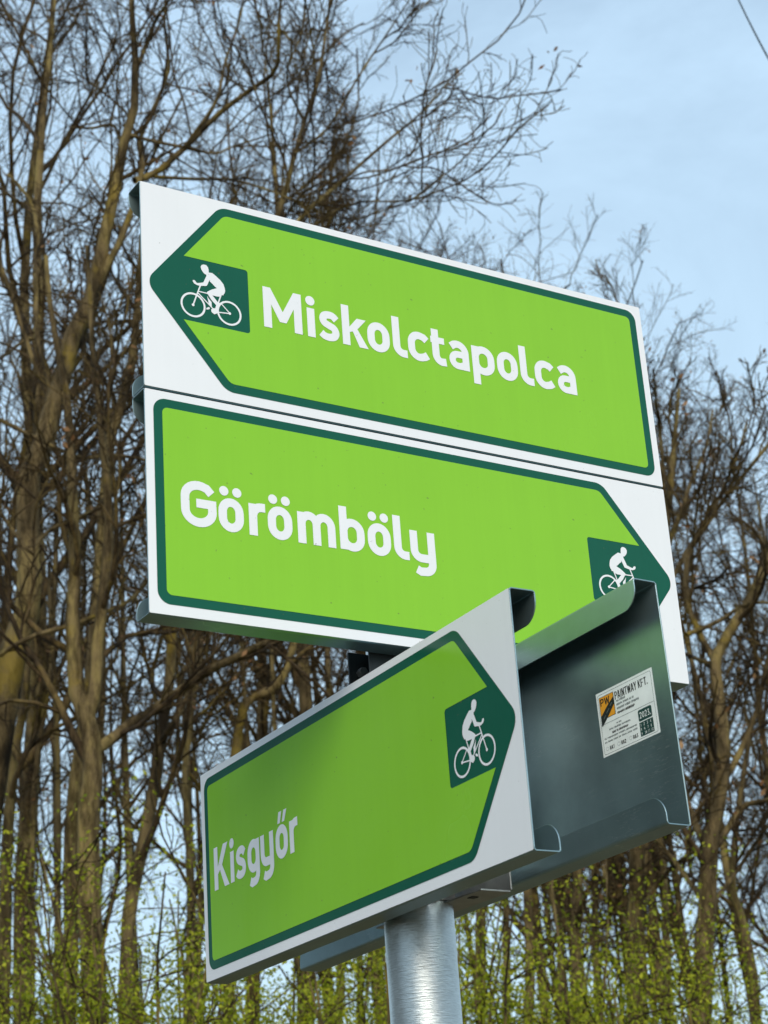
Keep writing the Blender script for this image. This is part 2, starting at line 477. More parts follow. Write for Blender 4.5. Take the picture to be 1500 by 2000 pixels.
def make_board(TL, az, tilt, w, h, facing):
    """facing = 1: printed side towards the camera, flanges behind it; -1: the other way round.
       local x along the board, local y out of the printed side's BACK, local z up; origin at the lower middle"""
    e, n_, d = frame(TL, az, tilt)
    up = -d
    back = n_ * facing
    X = e * facing if facing == 1 else -e
    org = np.array(TL) + e * (w / 2) + d * h
    Mx = Matrix(((X[0], back[0], up[0], org[0]), (X[1], back[1], up[1], org[1]), (X[2], back[2], up[2], org[2]), (0, 0, 0, 1)))
    root = empty('direction_sign', mat=Mx)
    # face sheet
    hb = 0.004
    def slab(name, prof, trims, smooth_=True):
        # prof: list of (y, z) along the bend; trims: inset of the ends at each profile point
        ring_ = []
        P = np.array(prof)
        T = np.gradient(P, axis=0); T /= np.linalg.norm(T, axis=1)[:, None]
        Nn = np.stack([-T[:, 1], T[:, 0]], 1)
        Vv, Ff = [], []
        nx = 2
        for (y, z), nn, tr in zip(P, Nn, trims):
            for s_ in (-1, 1):
                x_ = s_ * (w / 2 - tr)
                Vv.append((x_, y + nn[0] * TH / 2, z + nn[1] * TH / 2))
                Vv.append((x_, y - nn[0] * TH / 2, z - nn[1] * TH / 2))
        k_ = len(P)
        for i in range(k_ - 1):
            a = i * 4; b_ = a + 4
            Ff += [(a, a + 2, b_ + 2, b_), (a + 1, b_ + 1, b_ + 3, a + 3), (a, b_, b_ + 1, a + 1), (a + 2, a + 3, b_ + 3, b_ + 2)]
        Ff += [(0, 1, 3, 2), (k_ * 4 - 4, k_ * 4 - 2, k_ * 4 - 1, k_ * 4 - 3)]
        me = mesh_py(name, Vv, Ff)
        o = link(name, me, root, M_ZINC)
        bv = o.modifiers.new('edge', 'BEVEL'); bv.width = 0.0004; bv.segments = 1; bv.limit_method = 'ANGLE'
        return o
    rb = 0.0035
    zz = np.linspace(rb, h - rb, 9)
    slab('back_plate', [(TH / 2, z) for z in zz], [0] * 9)
    def flange(top):
        s_ = 1
        pr, tr = [], []
        for a in np.linspace(180, 270, 5):               # bend from the sheet into the lip
            pr.append((TH / 2 + rb + rb * cos(radians(a)), rb + rb * sin(radians(a)))); tr.append(0.0)
        pr.append((LIP - rb - .001, 0)); tr.append(0.0)
        for a in np.linspace(270, 360, 5):
            pr.append((LIP - rb + rb * cos(radians(a)), rb + rb * sin(radians(a)))); tr.append(0.0)
        rr = 0.030
        for z in np.linspace(0.008, RET - rr, 2):
            pr.append((LIP, z)); tr.append(0.0)
        for a in np.linspace(8, 90, 10):
            pr.append((LIP, RET - rr + rr * sin(radians(a)))); tr.append(rr * (1 - cos(radians(a))))
        if top: pr = [(y, h - z) for y, z in pr]
        return pr, tr
    pr, tr = flange(False); slab('bottom_flange', pr, tr)
    pr, tr = flange(True); slab('top_flange', pr, tr)
    return root

def film(root, name, shapes, depth, mat, w, h, flipu=False):
    """flat film printed on the front; (u, v) in board millimetres of the 1000 x 360 artwork"""
    A, T = fill(shapes)
    if flipu: A = np.stack([1000 - A[:, 0], A[:, 1]], 1)
    sx, sz = w / 1000.0, h / 360.0
    V = np.stack([A[:, 0] * sx - w / 2, np.full(len(A), -depth), h - A[:, 1] * sz], 1)
    # orient towards -y
    F_ = []
    for t_ in T:
        a, b_, c = V[t_[0]], V[t_[1]], V[t_[2]]
        F_.append(tuple(t_) if np.cross(b_ - a, c - a)[1] < 0 else tuple(t_[::-1]))
    me = mesh_py(name, V, F_)
    return link(name, me, root, mat)

def letter(root, glyph, u, w, h, depth, sx=1.0):
    sh = [([(u + x * sx, BASE_V - y) for x, y in o_], [[(u + x * sx, BASE_V - y) for x, y in hh] for hh in hs]) for o_, hs in glyph]
    return film(root, 'letter', sh, depth, M_WHITE, w, h)

OUT = [(140, 12.8), (986, 12.8), (986, 343.2), (140, 343.2), (6, 178)]
def artwork(root, w, h, right, text):
    flip = right
    film(root, 'white_face', [(roundpoly([(.6, .6), (999.4, .6), (999.4, 359.4), (.6, 359.4)], 2, 3), [])], 0.0004, M_WHITE, w, h)
    film(root, 'border', [(roundpoly(OUT, [30, 21, 21, 30, 24], 9), [])], 0.0008, M_DARK, w, h, flip)
    inn = inset(OUT, 14.6)
    # inner outline with the pictogram field notched out of it
    tip = inn[4]; ts = inn[0]; bs = inn[3]
    def on(a, b_, v): return (a[0] + (b_[0] - a[0]) * (v - a[1]) / (b_[1] - a[1]), v)
    q0, q1 = on(tip, ts, 118.8), on(tip, bs, 232.8)
    pts = [ts, inn[1], inn[2], bs, q1, (185.3, 232.8), (185.3, 118.8), q0]
    film(root, 'green_field', [(roundpoly(pts, [17, 9, 9, 17, 0, 5, 5, 0], 7), [])], 0.0012, M_GREEN, w, h, flip)
    film(root, 'bicycle_symbol', PICTO, 0.0014, M_WHITE, w, h, flip)
    for g_, u in text: letter(root, g_, u, w, h, 0.0017)

def sign(TL, az, tilt, w, h, facing, right, text):
    r_ = make_board(TL, az, tilt, w, h, facing)
    artwork(r_, w, h, right, text)
    return r_

AZ1 = 0.574222
A_TL = (-0.34603, 2.60931, 3.28237)
B_TL = (-0.34603, 2.60931, 2.91857)
H1 = 0.35999
sA = sign(A_TL, AZ1, 0, 1.0, H1, 1, False, [(G_M(), 211), (G_i(), 289.5), (G_s(), 313), (G_k(), 356), (G_o(), 403.8), (G_l(), 453),
     (G_c(), 482.5), (G_t(), 528), (G_a(), 563.5), (G_p(), 611), (G_o(), 662.5), (G_l(), 711), (G_c(), 741.5), (G_a(), 789.5)])
tag(sA, 'topmost green and white bicycle direction sign, arrow pointing left, lettered Miskolctapolca', 'sign', 'bicycle direction signs on the post')
sB = sign(B_TL, AZ1, 0, 1.0, H1, 1, True, [(G_G(), 54.5), (G_oe(), 117), (G_r(), 168.3), (G_oe(), 200.5), (G_m(), 252.3), (G_b(), 326.8),
     (G_oe(), 377.5), (G_l(), 425.5), (G_y(), 456)])
tag(sB, 'green bicycle direction sign below the topmost one, arrow pointing right, lettered Görömböly', 'sign', 'bicycle direction signs on the post')
C_TL = (-0.35835, 3.34172, 2.51403)
AZC, WC, HC = -1.025126, 1.00302, 0.362043
sC = sign(C_TL, AZC, -0.0025, WC, HC, 1, True, [(G_K(), 47.5), (G_i(), 110), (G_s(), 133), (G_g(), 177), (G_y(), 225.5), (G_odd(), 280.3), (G_r(), 330)])
tag(sC, 'lowest green bicycle direction sign, turned to the left side of the post, lettered Kisgyőr', 'sign', 'bicycle direction signs on the post')
D_TL = (-0.17456, 3.48612, 2.54246)
AZD, TD = -0.976356, 0.022788
sD = make_board(D_TL, AZD, TD, WC, HC, -1)
film(sD, 'white_face', [(roundpoly([(.6, .6), (999.4, .6), (999.4, 359.4), (.6, 359.4)], 2, 3), [])], 0.0004, M_WHITE, WC, HC)
film(sD, 'border', [(roundpoly(OUT, [30, 21, 21, 30, 24], 9), [])], 0.0008, M_DARK, WC, HC, True)
film(sD, 'green_field', [(roundpoly(inset(OUT, 14.6), [17, 9, 9, 17, 0], 7), [])], 0.0012, M_GREEN, WC, HC, True)
tag(sD, 'direction sign seen from its bare grey metal back, with a white paper sticker', 'sign', 'bicycle direction signs on the post')

# ---- sticker on the back of D (a part of that sign, with its print as sub-parts)
def simple_mat(name, col, rough=0.5):
    m_, n_, l_, b_ = new_mat(name)
    t_ = noise(n_, l_, 30, 4, 0.6)
    r_ = ramp(n_, l_, t_.outputs[0], [(0.3, tuple(c * .92 for c in col)), (0.7, tuple(min(1, c * 1.05) for c in col))])
    l_.new(r_.outputs[0], b_.inputs['Base Color']); b_.inputs['Roughness'].default_value = rough
    return m_
M_PAPER = simple_mat('sticker_paper', (0.86, 0.90, 0.88), 0.45)
M_INK = simple_mat('black_ink', (0.012, 0.015, 0.015))
M_GREY = simple_mat('grey_print', (0.16, 0.19, 0.19))
M_TEAL = simple_mat('dark_teal_print', (0.012, 0.055, 0.048))
M_ORANGE = simple_mat('orange_print', (0.85, 0.36, 0.02))

SU0, SV0, SWD, SHT = 839.6, 119.6, 130.6, 98.0          # on the D board, mm from its upper left as seen here
def st_mesh(name, shapes, layer, mat, parent):
    A, T = fill(shapes)
    U = (SU0 + A[:, 0] / 100 * SWD) / 1000.0
    Vv = (SV0 + A[:, 1] / 93 * SHT) / 1000.0
    # local x runs opposite to u on this board; sheet inner face is at y = TH
    V3 = np.stack([WC / 2 - U, np.full(len(A), TH + 0.0002 + layer * 0.00012), HC - Vv], 1)
    F_ = []
    for t_ in T:
        a, b_, c = V3[t_[0]], V3[t_[1]], V3[t_[2]]
        F_.append(tuple(t_) if np.cross(b_ - a, c - a)[1] > 0 else tuple(t_[::-1]))
    return link(name, mesh_py(name, V3, F_), parent, mat)
def frect(x0, y0, x1, y1): return ([(x0, y0), (x1, y0), (x1, y1), (x0, y1)], [])
def lineframe(x0, y0, x1, y1, t_): return (roundpoly([(x0, y0), (x1, y0), (x1, y1), (x0, y1)], 2.2, 4), [roundpoly([(x0 + t_, y0 + t_), (x1 - t_, y0 + t_), (x1 - t_, y1 - t_), (x0 + t_, y1 - t_)], 1.9, 4)])

# narrow block capitals for the sticker; unit box 1 wide x 1 high, y down
def caps(ch):
    t_ = 0.27
    S = {
     'P': [[(0.14, 1), (0.14, 0)], [(0.14, .09), (.6, .09), (.84, .18), (.84, .45), (.6, .55), (.14, .55)]],
     'A': [[(0.10, 1), (0.44, 0)], [(0.90, 1), (0.56, 0)], [(.2, .72), (.8, .72)]],
     'I': [[(0.5, 0), (0.5, 1)]],
     'N': [[(.13, 1), (.13, 0)], [(.2, .05), (.8, .95)], [(.87, 0), (.87, 1)]],
     'T': [[(0, .09), (1, .09)], [(.5, 0), (.5, 1)]],
     'W': [[(.06, 0), (.26, 1)], [(.26, 1), (.5, .1)], [(.5, .1), (.74, 1)], [(.74, 1), (.94, 0)]],
     'Y': [[(.1, 0), (.5, .55)], [(.9, 0), (.5, .55)], [(.5, .5), (.5, 1)]],
     'K': [[(.13, 0), (.13, 1)], [(.85, 0), (.25, .55)], [(.3, .4), (.88, 1)]],
     'F': [[(.13, 0), (.13, 1)], [(.13, .09), (.95, .09)], [(.13, .52), (.8, .52)]],
     'R': [[(0.14, 1), (0.14, 0)], [(0.14, .09), (.6, .09), (.84, .18), (.84, .42), (.6, .52), (.14, .52)], [(.5, .5), (.86, 1)]],
     '0': [[(.5, .08), (.14, .25), (.14, .75), (.5, .92), (.86, .75), (.86, .25), (.5, .08)]],
     '1': [[(.2, .25), (.55, .05), (.55, 1)]],
     '2': [[(.13, .25), (.3, .09), (.7, .09), (.86, .28), (.7, .5), (.14, .92), (.95, .92)]],
     '3': [[(.12, .1), (.8, .1), (.45, .42), (.85, .68), (.6, .92), (.1, .88)]],
     '4': [[(.7, 1), (.7, 0), (.08, .68), (1, .68)]],
     '5': [[(.85, .09), (.2, .09), (.2, .45), (.75, .45), (.85, .7), (.6, .92), (.12, .88)]],
     '6': [[(.75, .08), (.2, .4), (.15, .75), (.5, .92), (.85, .72), (.5, .5), (.2, .6)]],
     '7': [[(.08, .09), (.9, .09), (.4, 1)]],
     '8': [[(.5, .08), (.18, .28), (.82, .7), (.5, .92), (.18, .7), (.82, .28), (.5, .08)]],
     '9': [[(.25, .92), (.8, .6), (.85, .25), (.5, .08), (.15, .28), (.5, .5), (.8, .4)]],
    }
    return S.get(ch, [])
def text(s, x, y, cw, chh, gap, bold=0.26):
    out = []
    for c in s:
        if c == '.': out.append(frect(x, y + chh * .82, x + cw * .3, y + chh)); x += cw * .3 + gap; continue
        if c == ' ': x += cw * .55; continue
        wmul = 1.35 if c == 'W' else (0.45 if c == 'I' else 1.0)
        for st in caps(c):
            out.append(ribbon([(x + px * cw * wmul, y + py * chh) for px, py in st], cw * bold))
        x += cw * wmul + gap
    return out

stk = st_mesh('sticker', [frect(0, 0, 100, 93)], 0, M_PAPER, sD)
tag(stk, 'white paper maker\'s sticker with an orange road logo and black print')
st_mesh('frame_line', [lineframe(2.6, 3.4, 97.0, 90.3, .5)], 1, M_GREY, stk)
st_mesh('divider_line', [frect(3.1, 47.0, 96.5, 47.5)], 2, M_GREY, stk)
st_mesh('logo_edge', [frect(4.4, 7.4, 30.6, 40.2)], 1, M_INK, stk)
st_mesh('orange_logo', [frect(5.2, 8.2, 29.8, 39.4)], 2, M_ORANGE, stk)
st_mesh('road_emblem', [([(30.6, 13.5), (30.6, 24), (19, 37), (6.2, 49), (4.6, 49), (4.6, 35.5), (18, 23)], [])], 3, M_INK, stk)
st_mesh('road_marking', [([(20, 27.6), (20.7, 28.2), (15.7, 33.8), (15, 33.2)], []), ([(26, 21.2), (26.6, 21.8), (23, 25.6), (22.4, 25)], []), ([(13, 35.2), (13.7, 35.8), (9.8, 40.2), (9, 39.6)], [])], 4, M_GREY, stk)
st_mesh('logo_letters', text('PW', 6.4, 10.0, 6.6, 10.6, 1.0, .23), 4, M_INK, stk)
st_mesh('title_lettering', text('PAINTWAY KFT.', 32.6, 8.6, 4.2, 11.6, .8, .31), 2, M_INK, stk)
rngs = random.Random(5)
def greek(x0, x1, y, hh, words):
    out = []; x = x0; tot = sum(words); scale = (x1 - x0) / (tot + .35 * (len(words) - 1))
    for wd in words:
        xe = x + wd * scale; c = x
        while c < xe - .4:
            cw = min(xe - c, rngs.uniform(.5, 1.1))
            t_ = rngs.uniform(0, .3) * hh
            out.append(frect(c, y + t_, c + cw * .72, y + hh - rngs.choice([0, 0, .25]) * hh)); c += cw
        x = xe + .35 * scale
    return out
st_mesh('small_print', greek(33.7, 50.2, 21, 3.2, [2, 4]) + greek(33.7, 64.5, 26.2, 3.2, [3, 3, 1, 1]) + greek(33.7, 73, 31.6, 3.6, [4, 3, 4])
        + greek(29.8, 39, 51.6, 2.2, [1, 2]) + greek(16.2, 53.9, 56.2, 2.6, [2, 3, 4]) + greek(6, 64, 66.8, 2.6, [1, 5, 3, 5]) + greek(6, 64, 72.0, 2.6, [1, 2, 2, 1, 2, 2, 2]), 2, M_GREY, stk)
st_mesh('bold_print', greek(33.5, 64.4, 37.6, 3.8, [4, 5]), 2, M_INK, stk)
st_mesh('bold_print', greek(20.6, 49.2, 61.4, 3.2, [2, 1, 5]), 2, M_INK, stk)
for w_, x_ in (('RA1', 13.3), ('RA2', 33.6), ('RA3', 54.6)): st_mesh('class_lettering', text(w_, x_, 80.4, 2.5, 5.4, .5, .34), 2, M_INK, stk)
for cx_, cy_ in ((8.7, 82.8), (29.2, 82.8), (50.3, 82.6)): st_mesh('tick_circle', [ring(cx_, cy_, 2.6, 2.35, 20)], 2, M_GREY, stk)
st_mesh('year_plate', [(roundpoly([(67.6, 50.2), (90.8, 50.2), (90.8, 66.4), (67.6, 66.4)], 2.4, 4), [])], 2, M_TEAL, stk)
st_mesh('year_lettering', text('2023.', 69.8, 53.6, 3.6, 9.4, .9, .26), 3, M_PAPER, stk)
st_mesh('month_plate', [frect(67.6, 68.0, 91, 87.6)], 2, M_TEAL, stk)
mm = []
for i in range(12):
    s_ = str(i + 1); cx = 69.2 + (i % 4) * 5.6; cy = 69.6 + (i // 4) * 6.2
    mm += text(s_, cx, cy, 1.6 if len(s_) == 1 else 1.5, 4.2, .5, .3)
st_mesh('month_lettering', mm, 3, M_PAPER, stk)

# ------------------------------------------------------------------ post and clamps
def lathe_tube(name, r_out, r_in, z0, z1, seg, mat, parent=None, dents=0.0):
    V, Fs = [], []
    zs = np.linspace(z0, z1, 40) if dents else [z0, z1]
    rr = random.Random(4)
    for z in zs:
        for i in range(seg):
            a = 2 * pi * i / seg
            r_ = r_out + (dents * sin(3 * a + z * 2.1) if dents else 0)
            V.append((r_ * cos(a), r_ * sin(a), z))
    k_ = len(zs)
    for j in range(k_ - 1):
        for i in range(seg):
            a = j * seg + i; b_ = j * seg + (i + 1) % seg
            Fs.append((a, b_, b_ + seg, a + seg))
    s = len(V)
    for z in (zs[0], zs[-1]):
        for i in range(seg):
            a = 2 * pi * i / seg; V.append((r_in * cos(a), r_in * sin(a), z))
    for i in range(seg):
        i2 = (i + 1) % seg
        Fs.append((i2, i, s + i, s + i2))
        t_ = (k_ - 1) * seg
        Fs.append((t_ + i, t_ + i2, s + seg + i2, s + seg + i))
        Fs.append((s + i2, s + i, s + seg + i, s + seg + i2))
    me = mesh_py(name, V, Fs)
    for p in me.polygons: p.use_smooth = abs(p.normal.z) < .5
    return link(name, me, parent, mat)

PX, PY, PR = 0.0081, 2.962, 0.0537
post = empty('signpost', (PX, PY, 0))
tag(post, 'round galvanised steel post carrying the four bicycle signs', 'post')
lathe_tube('pole', PR, PR - .003, 0.0, 3.235, 96, M_POST, post, 0.0003)
cap = lathe_tube('cap', PR + .002, 0.001, 3.236, 3.246, 48, M_CLAMP, post)

def box_mesh(name, sx, sy, sz, cx=0, cy=0, cz=0):
    V = [(cx + a * sx / 2, cy + b_ * sy / 2, cz + c * sz / 2) for a in (-1, 1) for b_ in (-1, 1) for c in (-1, 1)]
    return V, [(0, 1, 3, 2), (4, 6, 7, 5), (0, 4, 5, 1), (2, 3, 7, 6), (0, 2, 6, 4), (1, 5, 7, 3)]

def part_boxes(name, boxes, parent, mat, bev=0.0006):
    V, Fs = [], []
    for b_ in boxes:
        v, f_ = box_mesh('', *b_)
        s = len(V); V += v; Fs += [tuple(i + s for i in q) for q in f_]
    o = link(name, mesh_py(name, V, Fs), parent, mat)
    if bev:
        m_ = o.modifiers.new('edge', 'BEVEL'); m_.width = bev; m_.segments = 2; m_.limit_method = 'ANGLE'
    return o

def hexa(name, r_, y0, y1, x, z, parent, mat):
    V, Fs = [], []
    for y in (y0, y1):
        for i in range(6):
            a = pi / 3 * i; V.append((x + r_ * cos(a), y, z + r_ * sin(a)))
    Fs = [(i, (i + 1) % 6, 6 + (i + 1) % 6, 6 + i) for i in range(6)] + [(5, 4, 3, 2, 1, 0), (6, 7, 8, 9, 10, 11)]
    return link(name, mesh_py(name, V, Fs), parent, mat)

def make_clamp(z, az, y_board, half, mat, label, drop=0.0, height=0.040):
    """half-shell pipe clamp with two slotted wings; local -y towards the board's printed side"""
    e = np.array([cos(az), sin(az), 0]); nb = np.array([-sin(az), cos(az), 0])
    Mx = Matrix(((e[0], nb[0], 0, PX), (e[1], nb[1], 0, PY), (0, 0, 1, z), (0, 0, 0, 1)))
    root = empty('pipe_clamp', mat=Mx)
    tag(root, label, 'clamp', 'pipe clamps holding the signs')
    s = -1 if y_board < 0 else 1
    # half shell
    V, Fs = [], []
    r0, r1 = PR + .0012, PR + .0042
    seg = 24
    for i in range(seg + 1):
        a = pi * i / seg
        for r_ in (r0, r1):
            for zz_ in (0, height):
                V.append((r_ * cos(a), s * r_ * sin(a), zz_))
    for i in range(seg):
        a = i * 4; b_ = a + 4
        Fs += [(a, b_, b_ + 1, a + 1), (a + 2, a + 3, b_ + 3, b_ + 2), (a, a + 2, b_ + 2, b_), (a + 1, b_ + 1, b_ + 3, a + 3)]
    Fs += [(0, 1, 3, 2), (seg * 4, seg * 4 + 2, seg * 4 + 3, seg * 4 + 1)]
    link('half_shell', mesh_py('half_shell', V, Fs), root, mat)
    # L-section bar running along the board, resting on the board's back flange
    yb = y_board
    part_boxes('mounting_bar', [(2 * half, .003, height, 0, yb - s * .002, height / 2),
                                (2 * half, abs(yb) - PR * .35, .003, 0, s * (abs(yb) + PR * .35) / 2 - s * .004, -.0025)], root, mat)
    for x_ in (-PR - .026, PR + .026):
        w_ = part_boxes('wing', [(.040, .0035, height - .004, x_, s * .004, height / 2)], root, mat)
        bo = hexa('bolt', .0075, -s * .012, s * .018, x_, height / 2, root, M_STEEL)
        part_boxes('slot_hole', [(.012, .012, .0012, x_ * 1.25, s * (PR * .6), -.0046)], root, M_INK, 0)
    return root

make_clamp(2.176, AZC, -0.0735, .145, M_STEEL, 'lower pipe clamp behind the Kisgyőr sign, just above the bare post')
make_clamp(2.180, AZD, 0.0735, .145, M_STEEL, 'lower pipe clamp on the side of the sign with the sticker')
make_clamp(2.508, AZ1, -0.0600, .095, M_CLAMP, 'dark pipe clamp showing under the Görömböly sign', height=.070)
make_clamp(2.900, AZ1, -0.0600, .085, M_CLAMP, 'pipe clamp hidden behind the seam of the two upper signs')

# ------------------------------------------------------------------ trees
def tubes(P, R, sides):
    """P (n,k,3), R (n,k) -> verts, quads"""
    n_, k_, _ = P.shape
    T = np.empty_like(P)
    T[:, 1:-1] = P[:, 2:] - P[:, :-2]; T[:, 0] = P[:, 1] - P[:, 0]; T[:, -1] = P[:, -1] - P[:, -2]
    T /= np.linalg.norm(T, axis=2, keepdims=True) + 1e-9
    mean = P[:, -1] - P[:, 0]; mean /= np.linalg.norm(mean, axis=1, keepdims=True) + 1e-9
    ref = np.where(np.abs(mean[:, 2:3]) > .8, np.array([[1., 0.13, 0]]), np.array([[0.1, 0, 1.]]))
    A = np.cross(T, ref[:, None, :]); A /= np.linalg.norm(A, axis=2, keepdims=True) + 1e-9
    B = np.cross(T, A)
    ang = np.arange(sides) * 2 * pi / sides
    V = P[:, :, None, :] + R[:, :, None, None] * (A[:, :, None, :] * np.cos(ang)[None, None, :, None] + B[:, :, None, :] * np.sin(ang)[None, None, :, None])
    base = (np.arange(n_)[:, None, None] * k_ + np.arange(k_ - 1)[None, :, None]) * sides
    i0 = np.arange(sides)[None, None, :]; i1 = (i0 + 1) % sides
    F_ = np.stack([base + i0, base + i1, base + sides + i1, base + sides + i0], -1).reshape(-1, 4)
    return V.reshape(-1, 3), F_

def join(parts):
    Vs, Fs, s = [], [], 0
    for V, F_ in parts:
        Vs.append(V); Fs.append(F_ + s); s += len(V)
    return np.concatenate(Vs), np.concatenate(Fs)

def spawn(rng, P, R, m, t0, t1, ang, length, k_, wig, trop, rmul, rtip, rmax=1.0):
    """children on every path; length = array or factor of the parent's arc length"""
    n_, kp, _ = P.shape
    L = np.linalg.norm(np.diff(P, axis=1), axis=2).sum(1)
    t_ = t0 + (t1 - t0) * (np.arange(m)[None, :] + rng.random((n_, m))) / m
    f_ = t_ * (kp - 1); i = np.minimum(f_.astype(int), kp - 2); fr = (f_ - i)[..., None]
    r_ = np.arange(n_)[:, None]
    pos = P[r_, i] * (1 - fr) + P[r_, i + 1] * fr
    tan = P[r_, i + 1] - P[r_, i]; tan /= np.linalg.norm(tan, axis=2, keepdims=True) + 1e-9
    rad = R[r_, i] * (1 - fr[..., 0]) + R[r_, i + 1] * fr[..., 0]
    ref = rng.normal(size=tan.shape); per = np.cross(tan, ref); per /= np.linalg.norm(per, axis=2, keepdims=True) + 1e-9
    a = radians(ang) * (0.7 + 0.6 * rng.random((n_, m)))[..., None]
    d = tan * np.cos(a) + per * np.sin(a)
    ln = L[:, None] * length * (1.15 - 0.65 * t_) * (0.55 + 0.8 * rng.random((n_, m)))
    N_ = n_ * m
    pos = pos.reshape(N_, 3); d = d.reshape(N_, 3); ln = ln.reshape(N_); rad = rad.reshape(N_)
    out = np.empty((N_, k_, 3)); out[:, 0] = pos
    step = ln / (k_ - 1)
    bias = rng.normal(size=(N_, 3)) * wig * .5
    for j in range(1, k_):
        d = d + rng.normal(size=(N_, 3)) * wig + bias + np.array([0, 0, trop])
        d /= np.linalg.norm(d, axis=1, keepdims=True)
        out[:, j] = out[:, j - 1] + d * step[:, None]
    rb = np.minimum(rad * rmul, rmax)
    rb = np.maximum(np.minimum(rb, ln * 0.02 + rtip), rtip)
    rr = rb[:, None] + (rtip - rb[:, None]) * (np.linspace(0, 1, k_)[None, :] ** .8)
    return out, rr

def crown_levels(rng, P, R, cfg):
    """cfg: list of (m, t0, t1, ang, len, k, wig, trop, rmul, rtip, sides)"""
    parts = []
    for m, t0, t1, ang, ln, k_, wig, trop, rmul, rtip, sides in cfg:
        P, R = spawn(rng, P, R, m, t0, t1, ang, ln, k_, wig, trop, rmul, rtip)
        parts.append(tubes(P, R, sides))
    return parts, P

def leaf_quads(rng, C, size):
    n_ = len(C)
    a = rng.normal(size=(n_, 3)); a /= np.linalg.norm(a, axis=1, keepdims=True)
    b_ = np.cross(a, rng.normal(size=(n_, 3))); b_ /= np.linalg.norm(b_, axis=1, keepdims=True)
    s = size * (0.6 + .8 * rng.random((n_, 1)))
    V = np.stack([C - a * s, C + b_ * s * .5, C + a * s, C - b_ * s * .5], 1).reshape(-1, 3)
    F_ = np.arange(n_ * 4).reshape(-1, 4)
    return V, F_

def trunk_path(rng, H, lean, wig, k_=16):
    z = np.linspace(0, 1, k_)
    P = np.zeros((1, k_, 3))
    ph = rng.uniform(0, 6.28, 4)
    P[0, :, 0] = H * (lean[0] * z ** 1.3 + wig * (np.sin(z * 5 + ph[0]) - np.sin(ph[0])) * .5 + wig * .4 * (np.sin(z * 13 + ph[1]) - np.sin(ph[1])))
    P[0, :, 1] = H * (lean[1] * z ** 1.3 + wig * (np.sin(z * 5 + ph[2]) - np.sin(ph[2])) * .5)
    P[0, :, 2] = z * H
    return P

FOREST = [(14, .36, .98, 36, .33, 10, .10, .09, .62, .014, 6), (9, .2, 1, 38, .46, 8, .14, .06, .6, .0075, 5),
          (7, .2, 1, 40, .48, 6, .17, .05, .6, .0045, 4), (5, .12, 1, 40, .52, 5, .21, .04, .6, .0026, 3)]
POLE = [(9, .52, .98, 34, .22, 8, .11, .09, .62, .012, 5), (7, .2, 1, 40, .5, 7, .15, .05, .6, .006, 4), (8, .12, 1, 42, .5, 5, .19, .04, .6, .003, 3)]

TOPZ = []
def proto_tree(seed, H=20.0, r0=.17, lean=(0, 0), wig=.02, cfg=FOREST, label='', dry=60):
    rng = np.random.default_rng(seed)
    P = trunk_path(rng, H, lean, wig)
    z = np.linspace(0, 1, P.shape[1])
    R = (r0 * (1 - z) ** .8 * .92 + .014)[None, :] * (1 + .25 * np.exp(-z * 25))[None, :]
    root = empty('bare_tree')
    V, F_ = tubes(P, R, 10)
    link('trunk', mesh_np('trunk', V, F_), root, M_BARK)
    P1, R1 = spawn(rng, P, R, *cfg[0][:10])
    V, F_ = tubes(P1, R1, cfg[0][10])
    limbs = (V, F_)
    parts, tips = crown_levels(rng, P1, R1, cfg[1:])
    V, F_ = join([limbs] + parts)
    TOPZ.append(float(np.quantile(V[:, 2], .9995)))
    link('crown', mesh_np('crown', V, F_), root, M_TWIG)
    if dry:
        C = tips[rng.integers(0, len(tips), dry), -1]
        C = np.repeat(C, 3, 0) + rng.normal(size=(dry * 3, 3)) * .06
        V, F_ = leaf_quads(rng, C, .035)
        o = link('dry_leaves', mesh_np('dry_leaves', V, F_, False), root, M_DRY)
    return root

def copy_tree(o):
    c = o.copy(); COL.objects.link(c)
    for ch in o.children:
        d = ch.copy(); COL.objects.link(d); d.parent = c
        d.matrix_parent_inverse = ch.matrix_parent_inverse.copy()
    return c

def catmull(pts, k_):
    P = np.array(pts, float)
    if len(P) == 2: return P[0] + (P[1] - P[0]) * np.linspace(0, 1, k_)[:, None]
    Q = np.vstack([2 * P[0] - P[1], P, 2 * P[-1] - P[-2]])
    out = []
    for t_ in np.linspace(0, len(P) - 1, k_):
        i = min(int(t_), len(P) - 2); f_ = t_ - i
        a, b_, c, d = Q[i], Q[i + 1], Q[i + 2], Q[i + 3]
        out.append(.5 * (2 * b_ + (c - a) * f_ + (2 * a - 5 * b_ + 4 * c - d) * f_ ** 2 + (-a + 3 * b_ - 3 * c + d) * f_ ** 3))
    return np.array(out)

def px_path(rng, pts, k_, Y, w0, w1, wob=.25, dY=0.0, ground=False):
    """polyline in photograph pixels -> 3D path with real radii, at ground distance about Y"""
    q = catmull(pts, k_)
    z = np.linspace(0, 1, k_)
    Ys = Y + dY * z + wob * np.sin(z * 5)
    P = np.array([at(x, y, yy) for (x, y), yy in zip(q, Ys)])
    dist = (P - np.array([0, 0, EYE])) @ FWD
    R = (w0 + (w1 - w0) * z) * .5 / F_PX * dist
    if ground:
        d = P[0] - P[1]; g0 = P[0].copy(); g0[2] = -0.1; g0[0] += d[0] * .4
        P = np.vstack([g0, P[0] * .55 + g0 * .45, P]); R = np.concatenate([[R[0] * 1.5, R[0] * 1.15], R])
    # small crookedness
    P[2:] += rng.normal(size=P[2:].shape) * R[2:, None] * .07
    return P[None], R[None]

